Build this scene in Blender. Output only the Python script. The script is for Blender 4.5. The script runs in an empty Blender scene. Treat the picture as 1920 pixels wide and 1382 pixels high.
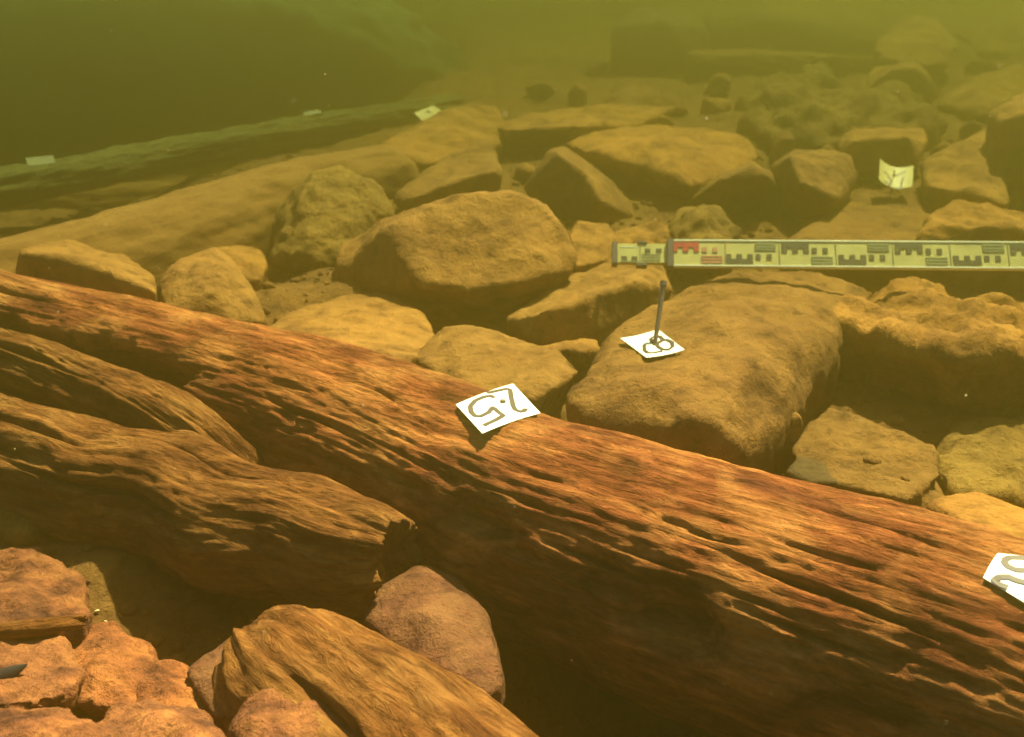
import bpy, bmesh, math, random
import numpy as np
from mathutils import Vector, Matrix
from mathutils.bvhtree import BVHTree

R = math.radians
scene = bpy.context.scene
col = scene.collection

# ------------------------------------------------------------------ camera
FPX, CX, CY = 1970.0, 960.0, 691.0           # focal length and centre, in photo pixels
PITCH = R(24.0)
CAM = Vector((0.0, 0.0, 1.0))
cam_d = bpy.data.cameras.new('camera')
cam_d.sensor_width = 36.0
cam_d.lens = 36.0 * FPX / 1920.0
cam_d.clip_start = 0.02
cam_d.clip_end = 200.0
cam = bpy.data.objects.new('camera', cam_d)
col.objects.link(cam)
cam.location = CAM
cam.rotation_euler = (math.pi / 2 - PITCH, 0, 0)
scene.camera = cam
cam_d.dof.use_dof = True
cam_d.dof.focus_distance = 1.25
cam_d.dof.aperture_fstop = 6.5

# ------------------------------------------------------------------ world and sun
SUN_EL, SUN_AZ = R(57.0), R(30.0)            # azimuth from +Y (away from camera) towards +X
w = bpy.data.worlds.new('World')
scene.world = w
w.use_nodes = True
nt = w.node_tree
bg = nt.nodes['Background']
sky = nt.nodes.new('ShaderNodeTexSky')
sky.sky_type = 'NISHITA'
sky.sun_disc = False
sky.sun_elevation = SUN_EL
sky.sun_rotation = SUN_AZ
nt.links.new(sky.outputs[0], bg.inputs[0])
bg.inputs[1].default_value = 0.05
sd = bpy.data.lights.new('sun', 'SUN')
sd.energy = 5.0
sd.angle = R(1.2)
sd.color = (1.0, 0.84, 0.58)
sun = bpy.data.objects.new('sun', sd)
col.objects.link(sun)
SV = Vector((math.sin(SUN_AZ) * math.cos(SUN_EL), math.cos(SUN_AZ) * math.cos(SUN_EL), math.sin(SUN_EL)))
sun.rotation_euler = SV.to_track_quat('Z', 'Y').to_euler()
sun.location = (1.0, 2.0, 6.0)

vs = scene.view_settings
vs.view_transform = 'Standard'
vs.look = 'None'
vs.gamma = 1.0
vs.exposure = 3.05
vs.use_curve_mapping = False
scene.render.engine = 'CYCLES'
cy = scene.cycles
cy.use_denoising = True
cy.denoiser = 'OPENIMAGEDENOISE'
cy.max_bounces = 5
cy.diffuse_bounces = 1
cy.glossy_bounces = 2
cy.volume_bounces = 2
cy.transparent_max_bounces = 8
cy.sample_clamp_indirect = 6.0
cy.caustics_reflective = False
cy.caustics_refractive = False

HAZE_DENSITY = 0.58
HAZE_COLOR = (0.220, 0.190, 0.039)
HAZE_ABSORB = (0.0, 0.03, 0.0)
HAZE_G = 0.90

# ------------------------------------------------------------------ helpers
FW = Vector((0, math.cos(PITCH), -math.sin(PITCH)))
UPV = Vector((0, math.sin(PITCH), math.cos(PITCH)))
RT = Vector((1, 0, 0))


def ray(px, py):
    return FW + RT * ((px - CX) / FPX) + UPV * ((CY - py) / FPX)


def P(px, py, d):
    return CAM + ray(px, py) * d


def PZ(px, py, z):
    v = ray(px, py)
    return CAM + v * ((z - CAM.z) / v.z)


_rng = np.random.RandomState(7)
_perm = np.concatenate([_rng.permutation(256)] * 3)
_grad = _rng.normal(size=(256, 3))
_grad /= np.linalg.norm(_grad, axis=1)[:, None]


def perlin(x, y, z):
    x, y, z = np.broadcast_arrays(np.asarray(x, float), np.asarray(y, float), np.asarray(z, float))
    xi, yi, zi = np.floor(x).astype(int), np.floor(y).astype(int), np.floor(z).astype(int)
    xf, yf, zf = x - xi, y - yi, z - zi
    u, v, ww = [t * t * t * (t * (t * 6 - 15) + 10) for t in (xf, yf, zf)]
    xi, yi, zi = xi & 255, yi & 255, zi & 255

    def g(i, j, k):
        h = _perm[_perm[_perm[xi + i] + yi + j] + zi + k]
        gr = _grad[h]
        return gr[..., 0] * (xf - i) + gr[..., 1] * (yf - j) + gr[..., 2] * (zf - k)
    def lerp(a, b, t):
        return a + t * (b - a)
    x00 = lerp(g(0, 0, 0), g(1, 0, 0), u)
    x10 = lerp(g(0, 1, 0), g(1, 1, 0), u)
    x01 = lerp(g(0, 0, 1), g(1, 0, 1), u)
    x11 = lerp(g(0, 1, 1), g(1, 1, 1), u)
    return 1.6 * lerp(lerp(x00, x10, v), lerp(x01, x11, v), ww)


def fbm(x, y, z, oct=4):
    s, a, f = 0, 1.0, 1.0
    for i in range(oct):
        s = s + a * perlin(x * f + 17 * i, y * f - 9 * i, z * f + 5 * i)
        a *= 0.5
        f *= 2.03
    return s


def tag(o, label=None, cat=None, group=None, kind=None):
    for k, v in (('label', label), ('category', cat), ('group', group), ('kind', kind)):
        if v:
            o[k] = v
    return o


def obj(name, me, mat=None, parent=None, loc=None):
    """link a mesh; if loc is given the (world-space) mesh is re-based on it"""
    if loc is not None:
        me.transform(Matrix.Translation(-Vector(loc)))
    o = bpy.data.objects.new(name, me)
    col.objects.link(o)
    if loc is not None:
        o.location = loc
    if mat is not None:
        me.materials.clear()
        me.materials.append(mat)
    if parent is not None:
        o.parent = parent
    return o


def smooth_mesh(me):
    me.polygons.foreach_set('use_smooth', np.ones(len(me.polygons), dtype=bool))
    me.update()


def pydata(name, verts, faces):
    me = bpy.data.meshes.new(name)
    me.from_pydata([tuple(v) for v in verts], [], [tuple(f) for f in faces])
    me.update()
    return me


def grid_mesh(name, V, nu, nv, wrap_v=False, uv=None):
    """V: (nu, nv, 3) array"""
    idx = np.arange(nu * nv).reshape(nu, nv)
    a = idx[:-1]
    b = idx[1:]
    if wrap_v:
        q = np.stack([a, b, np.roll(b, -1, 1), np.roll(a, -1, 1)], -1).reshape(-1, 4)
    else:
        q = np.stack([a[:, :-1], b[:, :-1], b[:, 1:], a[:, 1:]], -1).reshape(-1, 4)
    me = bpy.data.meshes.new(name)
    me.vertices.add(nu * nv)
    me.vertices.foreach_set('co', np.ascontiguousarray(V, dtype=np.float32).ravel())
    n = len(q)
    me.loops.add(n * 4)
    me.loops.foreach_set('vertex_index', q.ravel().astype(np.int32))
    me.polygons.add(n)
    me.polygons.foreach_set('loop_start', np.arange(0, n * 4, 4, dtype=np.int32))
    me.update(calc_edges=True)
    me.validate()
    smooth_mesh(me)
    return me


# ------------------------------------------------------------------ materials
def new_mat(name, rough=0.85, spec=0.2):
    m = bpy.data.materials.new(name)
    m.use_nodes = True
    n = m.node_tree.nodes
    b = n['Principled BSDF']
    b.inputs['Roughness'].default_value = rough
    b.inputs['Specular IOR Level'].default_value = spec
    return m, m.node_tree, b


def ramp(nt, stops):
    r = nt.nodes.new('ShaderNodeValToRGB')
    e = r.color_ramp.elements
    while len(e) < len(stops):
        e.new(0.5)
    for el, (p, c) in zip(e, stops):
        el.position = p
        el.color = (*c, 1) if len(c) == 3 else c
    return r


def noise(nt, vec, scale, detail=5, rough=0.6, dist=0.0):
    n = nt.nodes.new('ShaderNodeTexNoise')
    n.inputs['Scale'].default_value = scale
    n.inputs['Detail'].default_value = detail
    n.inputs['Roughness'].default_value = rough
    n.inputs['Distortion'].default_value = dist
    if vec is not None:
        nt.links.new(vec, n.inputs['Vector'])
    return n


def mixc(nt, fac, a, b, mode='MIX'):
    m = nt.nodes.new('ShaderNodeMix')
    m.data_type = 'RGBA'
    m.blend_type = mode
    for s, v in ((m.inputs[0], fac), (m.inputs[6], a), (m.inputs[7], b)):
        if hasattr(v, 'node'):
            nt.links.new(v, s)
        elif isinstance(v, (int, float)):
            s.default_value = v
        else:
            s.default_value = (*v, 1)
    return m.outputs[2]


def bump(nt, b, height, strength, dist, prev=None):
    bp = nt.nodes.new('ShaderNodeBump')
    bp.inputs['Strength'].default_value = strength
    bp.inputs['Distance'].default_value = dist
    nt.links.new(height, bp.inputs['Height'])
    if prev is not None:
        nt.links.new(prev, bp.inputs['Normal'])
    nt.links.new(bp.outputs[0], b.inputs['Normal'])
    return bp.outputs[0]


def rock_mat(name, c0, c1, c2, silt, fuzz=1.0, tight=1.0, scale=5.0):
    """stone under a thin uneven coat of silt and algae"""
    m, nt, b = new_mat(name, 0.95, 0.1)
    tc = nt.nodes.new('ShaderNodeTexCoord')
    geo = nt.nodes.new('ShaderNodeNewGeometry')
    pos = geo.outputs['Position']
    info = nt.nodes.new('ShaderNodeObjectInfo')
    n1 = noise(nt, pos, scale, 6, 0.6)
    n2 = noise(nt, pos, 38.0, 6, 0.65, 0.4)
    n3 = noise(nt, pos, 140.0, 4, 0.7)
    r1 = ramp(nt, [(0.52 - 0.22 * tight, c0), (0.52, c1), (0.52 + 0.2 * tight, c2)])
    nt.links.new(n1.outputs['Fac'], r1.inputs[0])
    r2 = ramp(nt, [(0.34, (0.28, 0.25, 0.23)), (0.48, (0.95, 0.95, 0.95)), (0.7, (1.3, 1.22, 1.05))])
    nt.links.new(n2.outputs['Fac'], r2.inputs[0])
    c = mixc(nt, 0.8, r1.outputs[0], r2.outputs[0], 'MULTIPLY')
    r3 = ramp(nt, [(0.42, (0, 0, 0)), (0.62, (1, 1, 1))])
    nb = noise(nt, pos, 13.0, 8, 0.7, 0.6)
    nt.links.new(nb.outputs['Fac'], r3.inputs[0])
    fac = nt.nodes.new('ShaderNodeMath')
    fac.operation = 'MULTIPLY'
    fac.inputs[1].default_value = 0.7
    nt.links.new(r3.outputs[0], fac.inputs[0])
    c = mixc(nt, fac.outputs[0], c, silt)
    r4 = ramp(nt, [(0.3, (0.72, 0.7, 0.66)), (0.6, (1.1, 1.08, 1.05))])
    nt.links.new(n3.outputs['Fac'], r4.inputs[0])
    c = mixc(nt, 0.6 * fuzz, c, r4.outputs[0], 'MULTIPLY')
    # each stone a slightly different tone
    r5 = ramp(nt, [(0.0, (0.62, 0.62, 0.64)), (0.35, (0.95, 0.98, 1.0)), (0.7, (1.1, 1.08, 1.0)), (1.0, (1.3, 1.2, 1.0))])
    nt.links.new(info.outputs['Random'], r5.inputs[0])
    c = mixc(nt, 0.8, c, r5.outputs[0], 'MULTIPLY')
    nt.links.new(c, b.inputs['Base Color'])
    p = bump(nt, b, n2.outputs['Fac'], 0.65 * fuzz, 0.014)
    bump(nt, b, n3.outputs['Fac'], 0.7 * fuzz, 0.005, p)
    return m


def wood_mat(name, cd, cm, cl, silt, sx=1.0, con=1.0):
    """waterlogged wood, grain along local X"""
    m, nt, b = new_mat(name, 0.95, 0.06)
    tc = nt.nodes.new('ShaderNodeTexCoord')
    mp = nt.nodes.new('ShaderNodeMapping')
    mp.inputs['Scale'].default_value = (1.0 * sx, 9.0, 9.0)
    nt.links.new(tc.outputs['Object'], mp.inputs[0])
    mp2 = nt.nodes.new('ShaderNodeMapping')
    mp2.inputs['Scale'].default_value = (8.0 * sx, 40.0, 40.0)
    nt.links.new(tc.outputs['Object'], mp2.inputs[0])
    n1 = noise(nt, mp.outputs[0], 3.0, 7, 0.65, 0.8)
    n2 = noise(nt, mp2.outputs[0], 2.2, 6, 0.7, 0.7)
    n3 = noise(nt, tc.outputs['Object'], 9.0, 6, 0.65, 0.5)
    n4 = noise(nt, tc.outputs['Object'], 120.0, 4, 0.7)
    r1 = ramp(nt, [(0.28, cd), (0.5, cm), (0.72, cl)])
    nt.links.new(n1.outputs['Fac'], r1.inputs[0])
    r2 = ramp(nt, [(0.30, (0.22, 0.17, 0.14)), (0.47, (0.85, 0.8, 0.75)), (0.65, (1.2, 1.15, 1.05))])
    nt.links.new(n2.outputs['Fac'], r2.inputs[0])
    c = mixc(nt, 0.85 * con, r1.outputs[0], r2.outputs[0], 'MULTIPLY')
    r3 = ramp(nt, [(0.46, (0, 0, 0)), (0.66, (1, 1, 1))])
    nt.links.new(n3.outputs['Fac'], r3.inputs[0])
    f = nt.nodes.new('ShaderNodeMath')
    f.operation = 'MULTIPLY'
    f.inputs[1].default_value = 0.7
    nt.links.new(r3.outputs[0], f.inputs[0])
    c = mixc(nt, f.outputs[0], c, silt)
    mp3 = nt.nodes.new('ShaderNodeMapping')
    mp3.inputs['Scale'].default_value = (6.0, 17.0, 17.0)
    nt.links.new(tc.outputs['Object'], mp3.inputs[0])
    n5 = noise(nt, mp3.outputs[0], 1.6, 8, 0.72, 0.9)
    r6 = ramp(nt, [(0.34, (0.16, 0.12, 0.12)), (0.46, (0.72, 0.62, 0.6)), (0.56, (1.05, 1.02, 1.0)), (0.7, (1.25, 1.22, 1.15))])
    nt.links.new(n5.outputs['Fac'], r6.inputs[0])
    c = mixc(nt, 0.85 * con, c, r6.outputs[0], 'MULTIPLY')
    r4 = ramp(nt, [(0.3, (0.7, 0.66, 0.62)), (0.62, (1.12, 1.1, 1.05))])
    nt.links.new(n4.outputs['Fac'], r4.inputs[0])
    c = mixc(nt, 0.6, c, r4.outputs[0], 'MULTIPLY')
    nt.links.new(c, b.inputs['Base Color'])
    p = bump(nt, b, n2.outputs['Fac'], 0.9 * con, 0.012)
    bump(nt, b, n4.outputs['Fac'], 0.5, 0.004, p)
    return m


def plain_mat(name, c, rough=0.6, var=0.25, scale=60.0):
    m, nt, b = new_mat(name, rough, 0.3)
    geo = nt.nodes.new('ShaderNodeNewGeometry')
    n = noise(nt, geo.outputs['Position'], scale, 5, 0.65)
    r = ramp(nt, [(0.3, tuple(v * (1 - var) for v in c)), (0.7, tuple(min(1, v * (1 + 0.4 * var)) for v in c))])
    nt.links.new(n.outputs['Fac'], r.inputs[0])
    nt.links.new(r.outputs[0], b.inputs['Base Color'])
    return m


M_ROCK = rock_mat('silty_brown_stone', (0.090, 0.041, 0.013), (0.17, 0.078, 0.021), (0.25, 0.115, 0.029), (0.33, 0.16, 0.039))
M_ROCK_PINK = rock_mat('reddish_granite', (0.10, 0.036, 0.020), (0.15, 0.057, 0.029), (0.20, 0.083, 0.039), (0.22, 0.098, 0.038), 1.1, .6, 10.0)
M_MOSS = rock_mat('algae_covered_stone', (0.085, 0.048, 0.014), (0.17, 0.094, 0.023), (0.27, 0.152, 0.035), (0.25, 0.142, 0.035), 1.5)
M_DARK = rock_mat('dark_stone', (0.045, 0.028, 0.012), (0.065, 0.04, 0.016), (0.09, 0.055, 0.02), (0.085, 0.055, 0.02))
M_GREEN = rock_mat('green_haze_stone', (0.035, 0.066, 0.020), (0.055, 0.092, 0.028), (0.08, 0.12, 0.036), (0.07, 0.11, 0.034), 1.0, .6, 3.0)  # green of the far water painted into the stone colour
M_DIM = rock_mat('haze_toned_wood', (0.06, 0.062, 0.02), (0.085, 0.082, 0.026), (0.11, 0.10, 0.032), (0.10, 0.094, 0.03))  # tone of the haze veil behind is painted into the wood
M_BED = rock_mat('silt_and_gravel', (0.11, 0.054, 0.016), (0.19, 0.092, 0.024), (0.255, 0.124, 0.032), (0.27, 0.134, 0.035), 1.3, .8, 12.0)
M_WOOD = wood_mat('orange_brown_waterlogged_wood', (0.045, 0.012, 0.009), (0.21, 0.067, 0.024), (0.44, 0.180, 0.054), (0.40, 0.185, 0.055))
M_WOOD2 = wood_mat('silty_waterlogged_wood', (0.07, 0.027, 0.011), (0.18, 0.075, 0.022), (0.27, 0.125, 0.034), (0.25, 0.12, 0.036))
M_WOOD_SILT = wood_mat('silt_coated_log', (0.13, 0.065, 0.019), (0.175, 0.09, 0.026), (0.20, 0.105, 0.03), (0.20, 0.105, 0.03), con=.25)
M_CHUNK = rock_mat('rotten_wood_and_rubble', (0.06, 0.022, 0.014), (0.21, 0.073, 0.031), (0.33, 0.128, 0.044), (0.24, 0.088, 0.036), 1.4, 0.6, 20.0)
M_PAPER = plain_mat('white_waterproof_paper', (0.74, 0.71, 0.66), 0.7, 0.22, 45)
M_PAPER_TINT = plain_mat('water_tinted_paper', (0.46, 0.37, 0.145), 0.6, 0.15)  # yellow tint of the water is put into the paper colour
M_PAPER_DIM = plain_mat('haze_dimmed_paper', (0.17, 0.16, 0.07), 0.7, 0.2)  # dimming by distant haze is put into the paper colour
M_INK = plain_mat('brown_black_marker_ink', (0.045, 0.026, 0.020), 0.6, 0.3)
M_STEEL = plain_mat('dull_steel', (0.16, 0.13, 0.10), 0.45, 0.4, 200)
M_BRASS = plain_mat('rusty_nail_head', (0.45, 0.22, 0.08), 0.5, 0.3, 200)
M_STAFF = plain_mat('pale_yellow_staff_paint', (0.62, 0.54, 0.19), 0.5, 0.2, 20)
M_STAFF2 = plain_mat('staff_edge_cream', (0.80, 0.76, 0.50), 0.5, 0.12, 20)
M_BLACK = plain_mat('faded_black_paint', (0.085, 0.085, 0.045), 0.6, 0.3)
M_GREYINK = plain_mat('faded_grey_green_print', (0.26, 0.27, 0.13), 0.6, 0.2)
M_RED = plain_mat('faded_red_paint', (0.52, 0.06, 0.05), 0.6, 0.25)
M_REDPALE = plain_mat('pale_red_print', (0.60, 0.26, 0.14), 0.6, 0.2)
M_CLAMP = plain_mat('grey_brown_plastic', (0.13, 0.11, 0.09), 0.6, 0.3)
M_SHELL = plain_mat('black_shell', (0.010, 0.009, 0.008), 0.95, 0.4)
M_PEBBLE = plain_mat('pale_pebble', (0.55, 0.42, 0.2), 0.7, 0.3)

# ------------------------------------------------------------------ lake bed (one sheet)
CTRL = [  # (px, py, z) heights read from where the bed shows between the stones
    (540, 530, .30), (600, 545, .29), (620, 620, .26), (500, 570, .28), (950, 700, .24), (1000, 420, .24), (1130, 500, .22), (1250, 450, .25),
    (1450, 470, .22), (1650, 640, .16), (1640, 770, .22), (1700, 900, .27), (1620, 880, .27), (1850, 950, .26), (1900, 520, .2), (1640, 350, .24),
    (1500, 250, .27), (1800, 250, .26), (1600, 130, .28), (1450, 30, .32), (1800, 60, .36), (1900, 20, .42),
    (1100, 100, .28), (960, 330, .25), (1000, 140, .25), (850, 300, .22), (1300, 180, .26), (880, 600, .18), (1000, 60, .25),
    (300, 1000, .05), (450, 1150, .07), (900, 1150, .04), (1200, 1300, -.08), (1250, 1420, -.12), (1500, 1500, -.12), (1800, 1500, -.12), (1920, 1382, -.1),
    (0, 1382, .27), (200, 1382, .24), (330, 1262, .17), (300, 1190, .15), (230, 1120, .21), (150, 1060, .23), (120, 1000, .2), (200, 1080, .22), (90, 1040, .22), (0, 1100, .22), (150, 1180, .21), (420, 1382, .2),
    (0, 1500, .3), (-150, 1250, .25), (-100, 1000, .2), (0, 900, .16), (650, 1500, .1), (640, 1250, .06),
    (-200, 520, .1), (-300, 700, .1), (400, 640, .16), (200, 620, .16), (800, 760, .14), (1300, 950, .1),
    (60, 400, -.15), (250, 340, -.12), (480, 280, -.10), (400, 200, -.2), (50, 200, -.3), (100, 60, -.4), (600, 120, -.2), (700, 180, -.1), (800, 60, 0.0),
]
CP = np.array([tuple(PZ(px, py, z)) for px, py, z in CTRL])


def ground_z(x, y, detail=True):
    x, y = np.asarray(x, float), np.asarray(y, float)
    num = np.zeros_like(x)
    den = np.zeros_like(x)
    for cx, cyy, cz in CP:
        wgt = 1.0 / ((x - cx) ** 2 + (y - cyy) ** 2 + 0.004) ** 2.5
        num += wgt * cz
        den += wgt
    z = num / den
    if detail:
        z = z + 0.025 * fbm(x * 3.1, y * 3.1, 0.3, 4) + 0.010 * fbm(x * 17, y * 17, 2.3, 3)
    return z


xs = np.concatenate([-np.geomspace(18, 2.55, 24), np.linspace(-2.5, 2.5, 220), np.geomspace(2.55, 18, 24)])
ys = np.concatenate([-np.geomspace(7, 0.35, 10), np.linspace(-0.3, 0.45, 8), np.linspace(0.5, 5.5, 230), np.geomspace(5.6, 30, 26)])
GX, GY = np.meshgrid(xs, ys, indexing='ij')
GZ = ground_z(GX, GY)
gm = grid_mesh('lake_bed', np.stack([GX, GY, GZ], -1), len(xs), len(ys))
bed = obj('lake_bed', gm, M_BED)
tag(bed, kind='structure')


def gz(x, y):
    return float(ground_z(np.array([x]), np.array([y]))[0])


# ------------------------------------------------------------------ stones
def tex(kind, size, **kw):
    t = bpy.data.textures.new(kind.lower(), kind)
    if kind == 'CLOUDS':
        t.noise_scale = size
        t.noise_depth = kw.get('depth', 3)
    elif kind == 'VORONOI':
        t.noise_scale = size
        t.distance_metric = 'DISTANCE'
    elif kind == 'MUSGRAVE':
        t.noise_scale = size
    return t


T_BIG = tex('CLOUDS', 0.16, depth=2)
T_MID = tex('CLOUDS', 0.05, depth=4)
T_FINE = tex('CLOUDS', 0.016, depth=2)
T_VOR = tex('VORONOI', 0.11)


def hull_bm(bm, pts):
    vs_ = [bm.verts.new(p) for p in pts]
    r = bmesh.ops.convex_hull(bm, input=vs_)
    kill = {g for g in r['geom_interior'] + r['geom_unused'] if isinstance(g, bmesh.types.BMVert)}
    kill = [v for v in kill if v.is_valid]
    bmesh.ops.delete(bm, geom=kill, context='VERTS')


def sculpt(hulls, vox, smooth=6, big=0.03, mid=0.014, fine=0.004, vor=0.015):
    bm = bmesh.new()
    for pts in hulls:
        hull_bm(bm, pts)
    me = bpy.data.meshes.new('rock_tmp')
    bm.to_mesh(me)
    bm.free()
    o = bpy.data.objects.new('rock_tmp', me)
    col.objects.link(o)
    m = o.modifiers.new('r', 'REMESH')
    m.mode = 'VOXEL'
    m.voxel_size = vox
    if smooth:
        m = o.modifiers.new('s', 'SMOOTH')
        m.factor = 0.5
        m.iterations = smooth
    for t, s, mid_l in ((T_BIG, big, .5), (T_VOR, vor, .3), (T_MID, mid, .5), (T_FINE, fine, .5)):
        if s:
            m = o.modifiers.new('d', 'DISPLACE')
            m.texture = t
            m.texture_coords = 'GLOBAL'
            m.strength = s
            m.mid_level = mid_l
    dg = bpy.context.evaluated_depsgraph_get()
    out = bpy.data.meshes.new_from_object(o.evaluated_get(dg))
    bpy.data.objects.remove(o)
    bpy.data.meshes.remove(me)
    smooth_mesh(out)
    return out


def base_of(me):
    co = np.empty(len(me.vertices) * 3, np.float32)
    me.vertices.foreach_get('co', co)
    co = co.reshape(-1, 3)
    mn, mx = co.min(0), co.max(0)
    return Vector((float(mn[0] + mx[0]) / 2, float(mn[1] + mx[1]) / 2, float(mn[2])))


def stone(name, label, outline, inner=(), thick=0.25, mat=None, vox=None, base=0.7, sink=0.05, back=0.8, cat='rock', group=None, **kw):
    """outline and inner: (photo x, photo y, distance); the body behind and below is filled out from them"""
    pts = [P(*p) for p in outline] + [P(*p) for p in inner]
    c = Vector((sum(p[0] for p in outline), sum(p[1] for p in outline), 0)) / len(outline)
    dm = sum(p[2] for p in outline) / len(outline)
    dmax = max(p[2] for p in outline)
    for px, py, d in outline:
        pts.append(P(c.x + (px - c.x) * back, c.y + (py - c.y) * back, 0.5 * (d + dmax) + thick))
    cw = sum((P(*p) for p in outline), Vector()) / len(outline)
    if base:
        for px, py, d in outline:
            q = P(px, py, d)
            x = cw.x + (q.x - cw.x) * base
            y = cw.y + (q.y - cw.y) * base + thick * 0.35
            z = gz(x, y) - sink
            if z < q.z:
                pts.append(Vector((x, y, z)))
    if vox is None:
        ext = max((a - cw).length for a in pts)
        vox = max(0.005, ext / 44)
    me = sculpt([pts], vox, **kw)
    o = obj(name, me, mat or M_ROCK, loc=base_of(me))
    return tag(o, label, cat, group)


def lump(name, label, px, py, d, wpx, hpx, depth=1.0, seed=0, mat=None, n=16, cat='rock', group=None, vox=None, sink=True, **kw):
    """a rounded stone centred on a photo position, sized in photo pixels at its distance"""
    rnd = random.Random(seed)
    c = P(px, py, d)
    sx, sz = wpx * d / FPX / 2, hpx * d / FPX / 2
    sy = 0.5 * (sx + sz) * depth
    pts = []
    for i in range(n):
        v = Vector((rnd.gauss(0, 1), rnd.gauss(0, 1), rnd.gauss(0, 1))).normalized()
        k = rnd.uniform(0.85, 1.12)
        pts.append(c + RT * (v.x * sx * k) + UPV * (v.z * sz * k) + FW * (v.y * sy * k))
    if sink:
        z = gz(c.x, c.y) - 0.02
        if z < c.z - sz * 0.5:
            for a in range(6):
                pts.append(Vector((c.x + 0.6 * sx * math.cos(a), c.y + 0.6 * sy * math.sin(a), z)))
    ext = max(sx, sz, sy)
    s = min(1.0, ext / 0.15)
    kw.setdefault('big', 0.03 * s)
    kw.setdefault('mid', 0.014 * s)
    kw.setdefault('fine', 0.004 * s)
    kw.setdefault('vor', 0.015 * s)
    me = sculpt([pts], vox or max(0.003, ext / 16), **kw)
    o = obj(name, me, mat or M_ROCK, loc=base_of(me))
    return tag(o, label, cat, group)


# --- stones behind and between the logs
slab_left = stone('stone_slab', 'flat stone slab with lit top and dark front, behind the big log at far left',
    [(38, 462, 2.04), (130, 454, 2.16), (235, 480, 2.14), (286, 515, 2.03), (295, 540, 1.93), (292, 578, 1.87), (160, 562, 1.93), (32, 522, 2.01)],
    [(42, 476, 1.97), (110, 478, 1.94), (200, 508, 1.89), (290, 546, 1.845)], thick=.12, smooth=1, big=.015, vor=.008, mid=.01)
stone('rock', 'small wedge-shaped rock leaning beside the flat slab, behind the big log',
    [(296, 526, 1.94), (335, 482, 1.99), (400, 466, 2.02), (445, 502, 2.0), (476, 552, 1.95), (500, 608, 1.88), (430, 606, 1.85), (308, 582, 1.86)],
    [(332, 510, 1.92), (420, 506, 1.93), (400, 548, 1.865)], thick=.1, smooth=1, big=.012, vor=.01, mid=.01)
stone('rock', 'low pale rock half hidden behind the small wedge-shaped rock',
    [(392, 468, 2.32), (440, 463, 2.4), (490, 473, 2.35), (502, 500, 2.3), (480, 527, 2.22), (420, 520, 2.2)], thick=.12, smooth=5, big=.012, vor=.008)
stone('mossy_rock', 'rounded rock with rough algae coat left of the large central boulder',
    [(508, 455, 2.48), (522, 402, 2.55), (562, 352, 2.52), (600, 327, 2.55), (645, 317, 2.57), (700, 336, 2.56), (735, 390, 2.52), (728, 435, 2.5), (650, 490, 2.32), (560, 505, 2.32), (512, 490, 2.38)],
    [(640, 390, 2.42), (580, 440, 2.35), (690, 400, 2.44)], thick=.2, mat=M_MOSS, smooth=5, big=.04, mid=.03, fine=.008)
stone('boulder', 'large angular boulder in the centre with undercut lower edge',
    [(630, 505, 2.16), (640, 462, 2.22), (715, 412, 2.16), (840, 371, 2.12), (905, 360, 2.13), (968, 364, 2.14), (1022, 385, 2.14), (1060, 430, 2.13), (1078, 488, 2.1), (1070, 508, 2.08),
     (1000, 568, 2.22), (950, 602, 2.24), (850, 616, 2.18), (790, 604, 2.17), (690, 570, 2.16), (634, 550, 2.18)],
    [(790, 534, 1.985), (880, 548, 1.98), (980, 532, 2.0), (730, 436, 2.07)], thick=.28, base=.55, smooth=1, big=.025, vor=.015, mid=.015)
stone('stone_slab', 'tilted slab with bright top behind the large central boulder',
    [(735, 372, 2.72), (775, 335, 2.85), (830, 300, 3.0), (910, 262, 3.2), (930, 285, 3.05), (942, 322, 2.85), (938, 346, 2.81), (870, 362, 2.73), (770, 396, 2.65)],
    [(785, 366, 2.62), (860, 336, 2.69), (930, 320, 2.77)], thick=.15, smooth=1, big=.015, vor=.01)
stone('rock', 'smooth pale rock with bright top between the wedge-shaped rock and the big log',
    [(500, 614, 1.84), (560, 582, 1.95), (640, 556, 2.05), (722, 545, 2.1), (762, 562, 2.05), (800, 597, 1.95), (820, 624, 1.85), (790, 664, 1.70), (730, 695, 1.62), (600, 655, 1.66)],
    [(700, 610, 1.86)], thick=.1, smooth=5, big=.014, vor=.006, mid=.008)
stone('rock', 'low brown rock just behind the big log, left of the marker with a survey pin',
    [(772, 668, 1.70), (800, 635, 1.78), (832, 611, 1.78), (880, 611, 1.79), (932, 622, 1.78), (988, 650, 1.74), (1045, 662, 1.71), (1090, 695, 1.65), (1000, 750, 1.56), (880, 740, 1.58)],
    [(900, 660, 1.68)], thick=.12, smooth=2, big=.015, vor=.01)
stone('rock', 'small dark-fronted rock with lit rim between low brown rock and pin boulder',
    [(992, 656, 1.84), (1060, 641, 1.9), (1115, 639, 1.9), (1124, 656, 1.82), (1105, 695, 1.81), (1010, 700, 1.81)],
    [(1060, 655, 1.77)], thick=.1, smooth=1, big=.01, vor=.006)
stone('rock', 'sloping rock in shade right of the large central boulder, under the staff end',
    [(944, 596, 1.98), (1010, 555, 2.08), (1080, 512, 2.2), (1150, 482, 2.3), (1235, 480, 2.3), (1262, 540, 2.12), (1200, 605, 2.07), (1140, 645, 2.03), (1050, 648, 1.99), (985, 632, 1.97)],
    [(1010, 585, 1.95), (1110, 552, 2.0), (1190, 530, 2.04)], thick=.15, smooth=2, big=.02, vor=.012)
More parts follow.
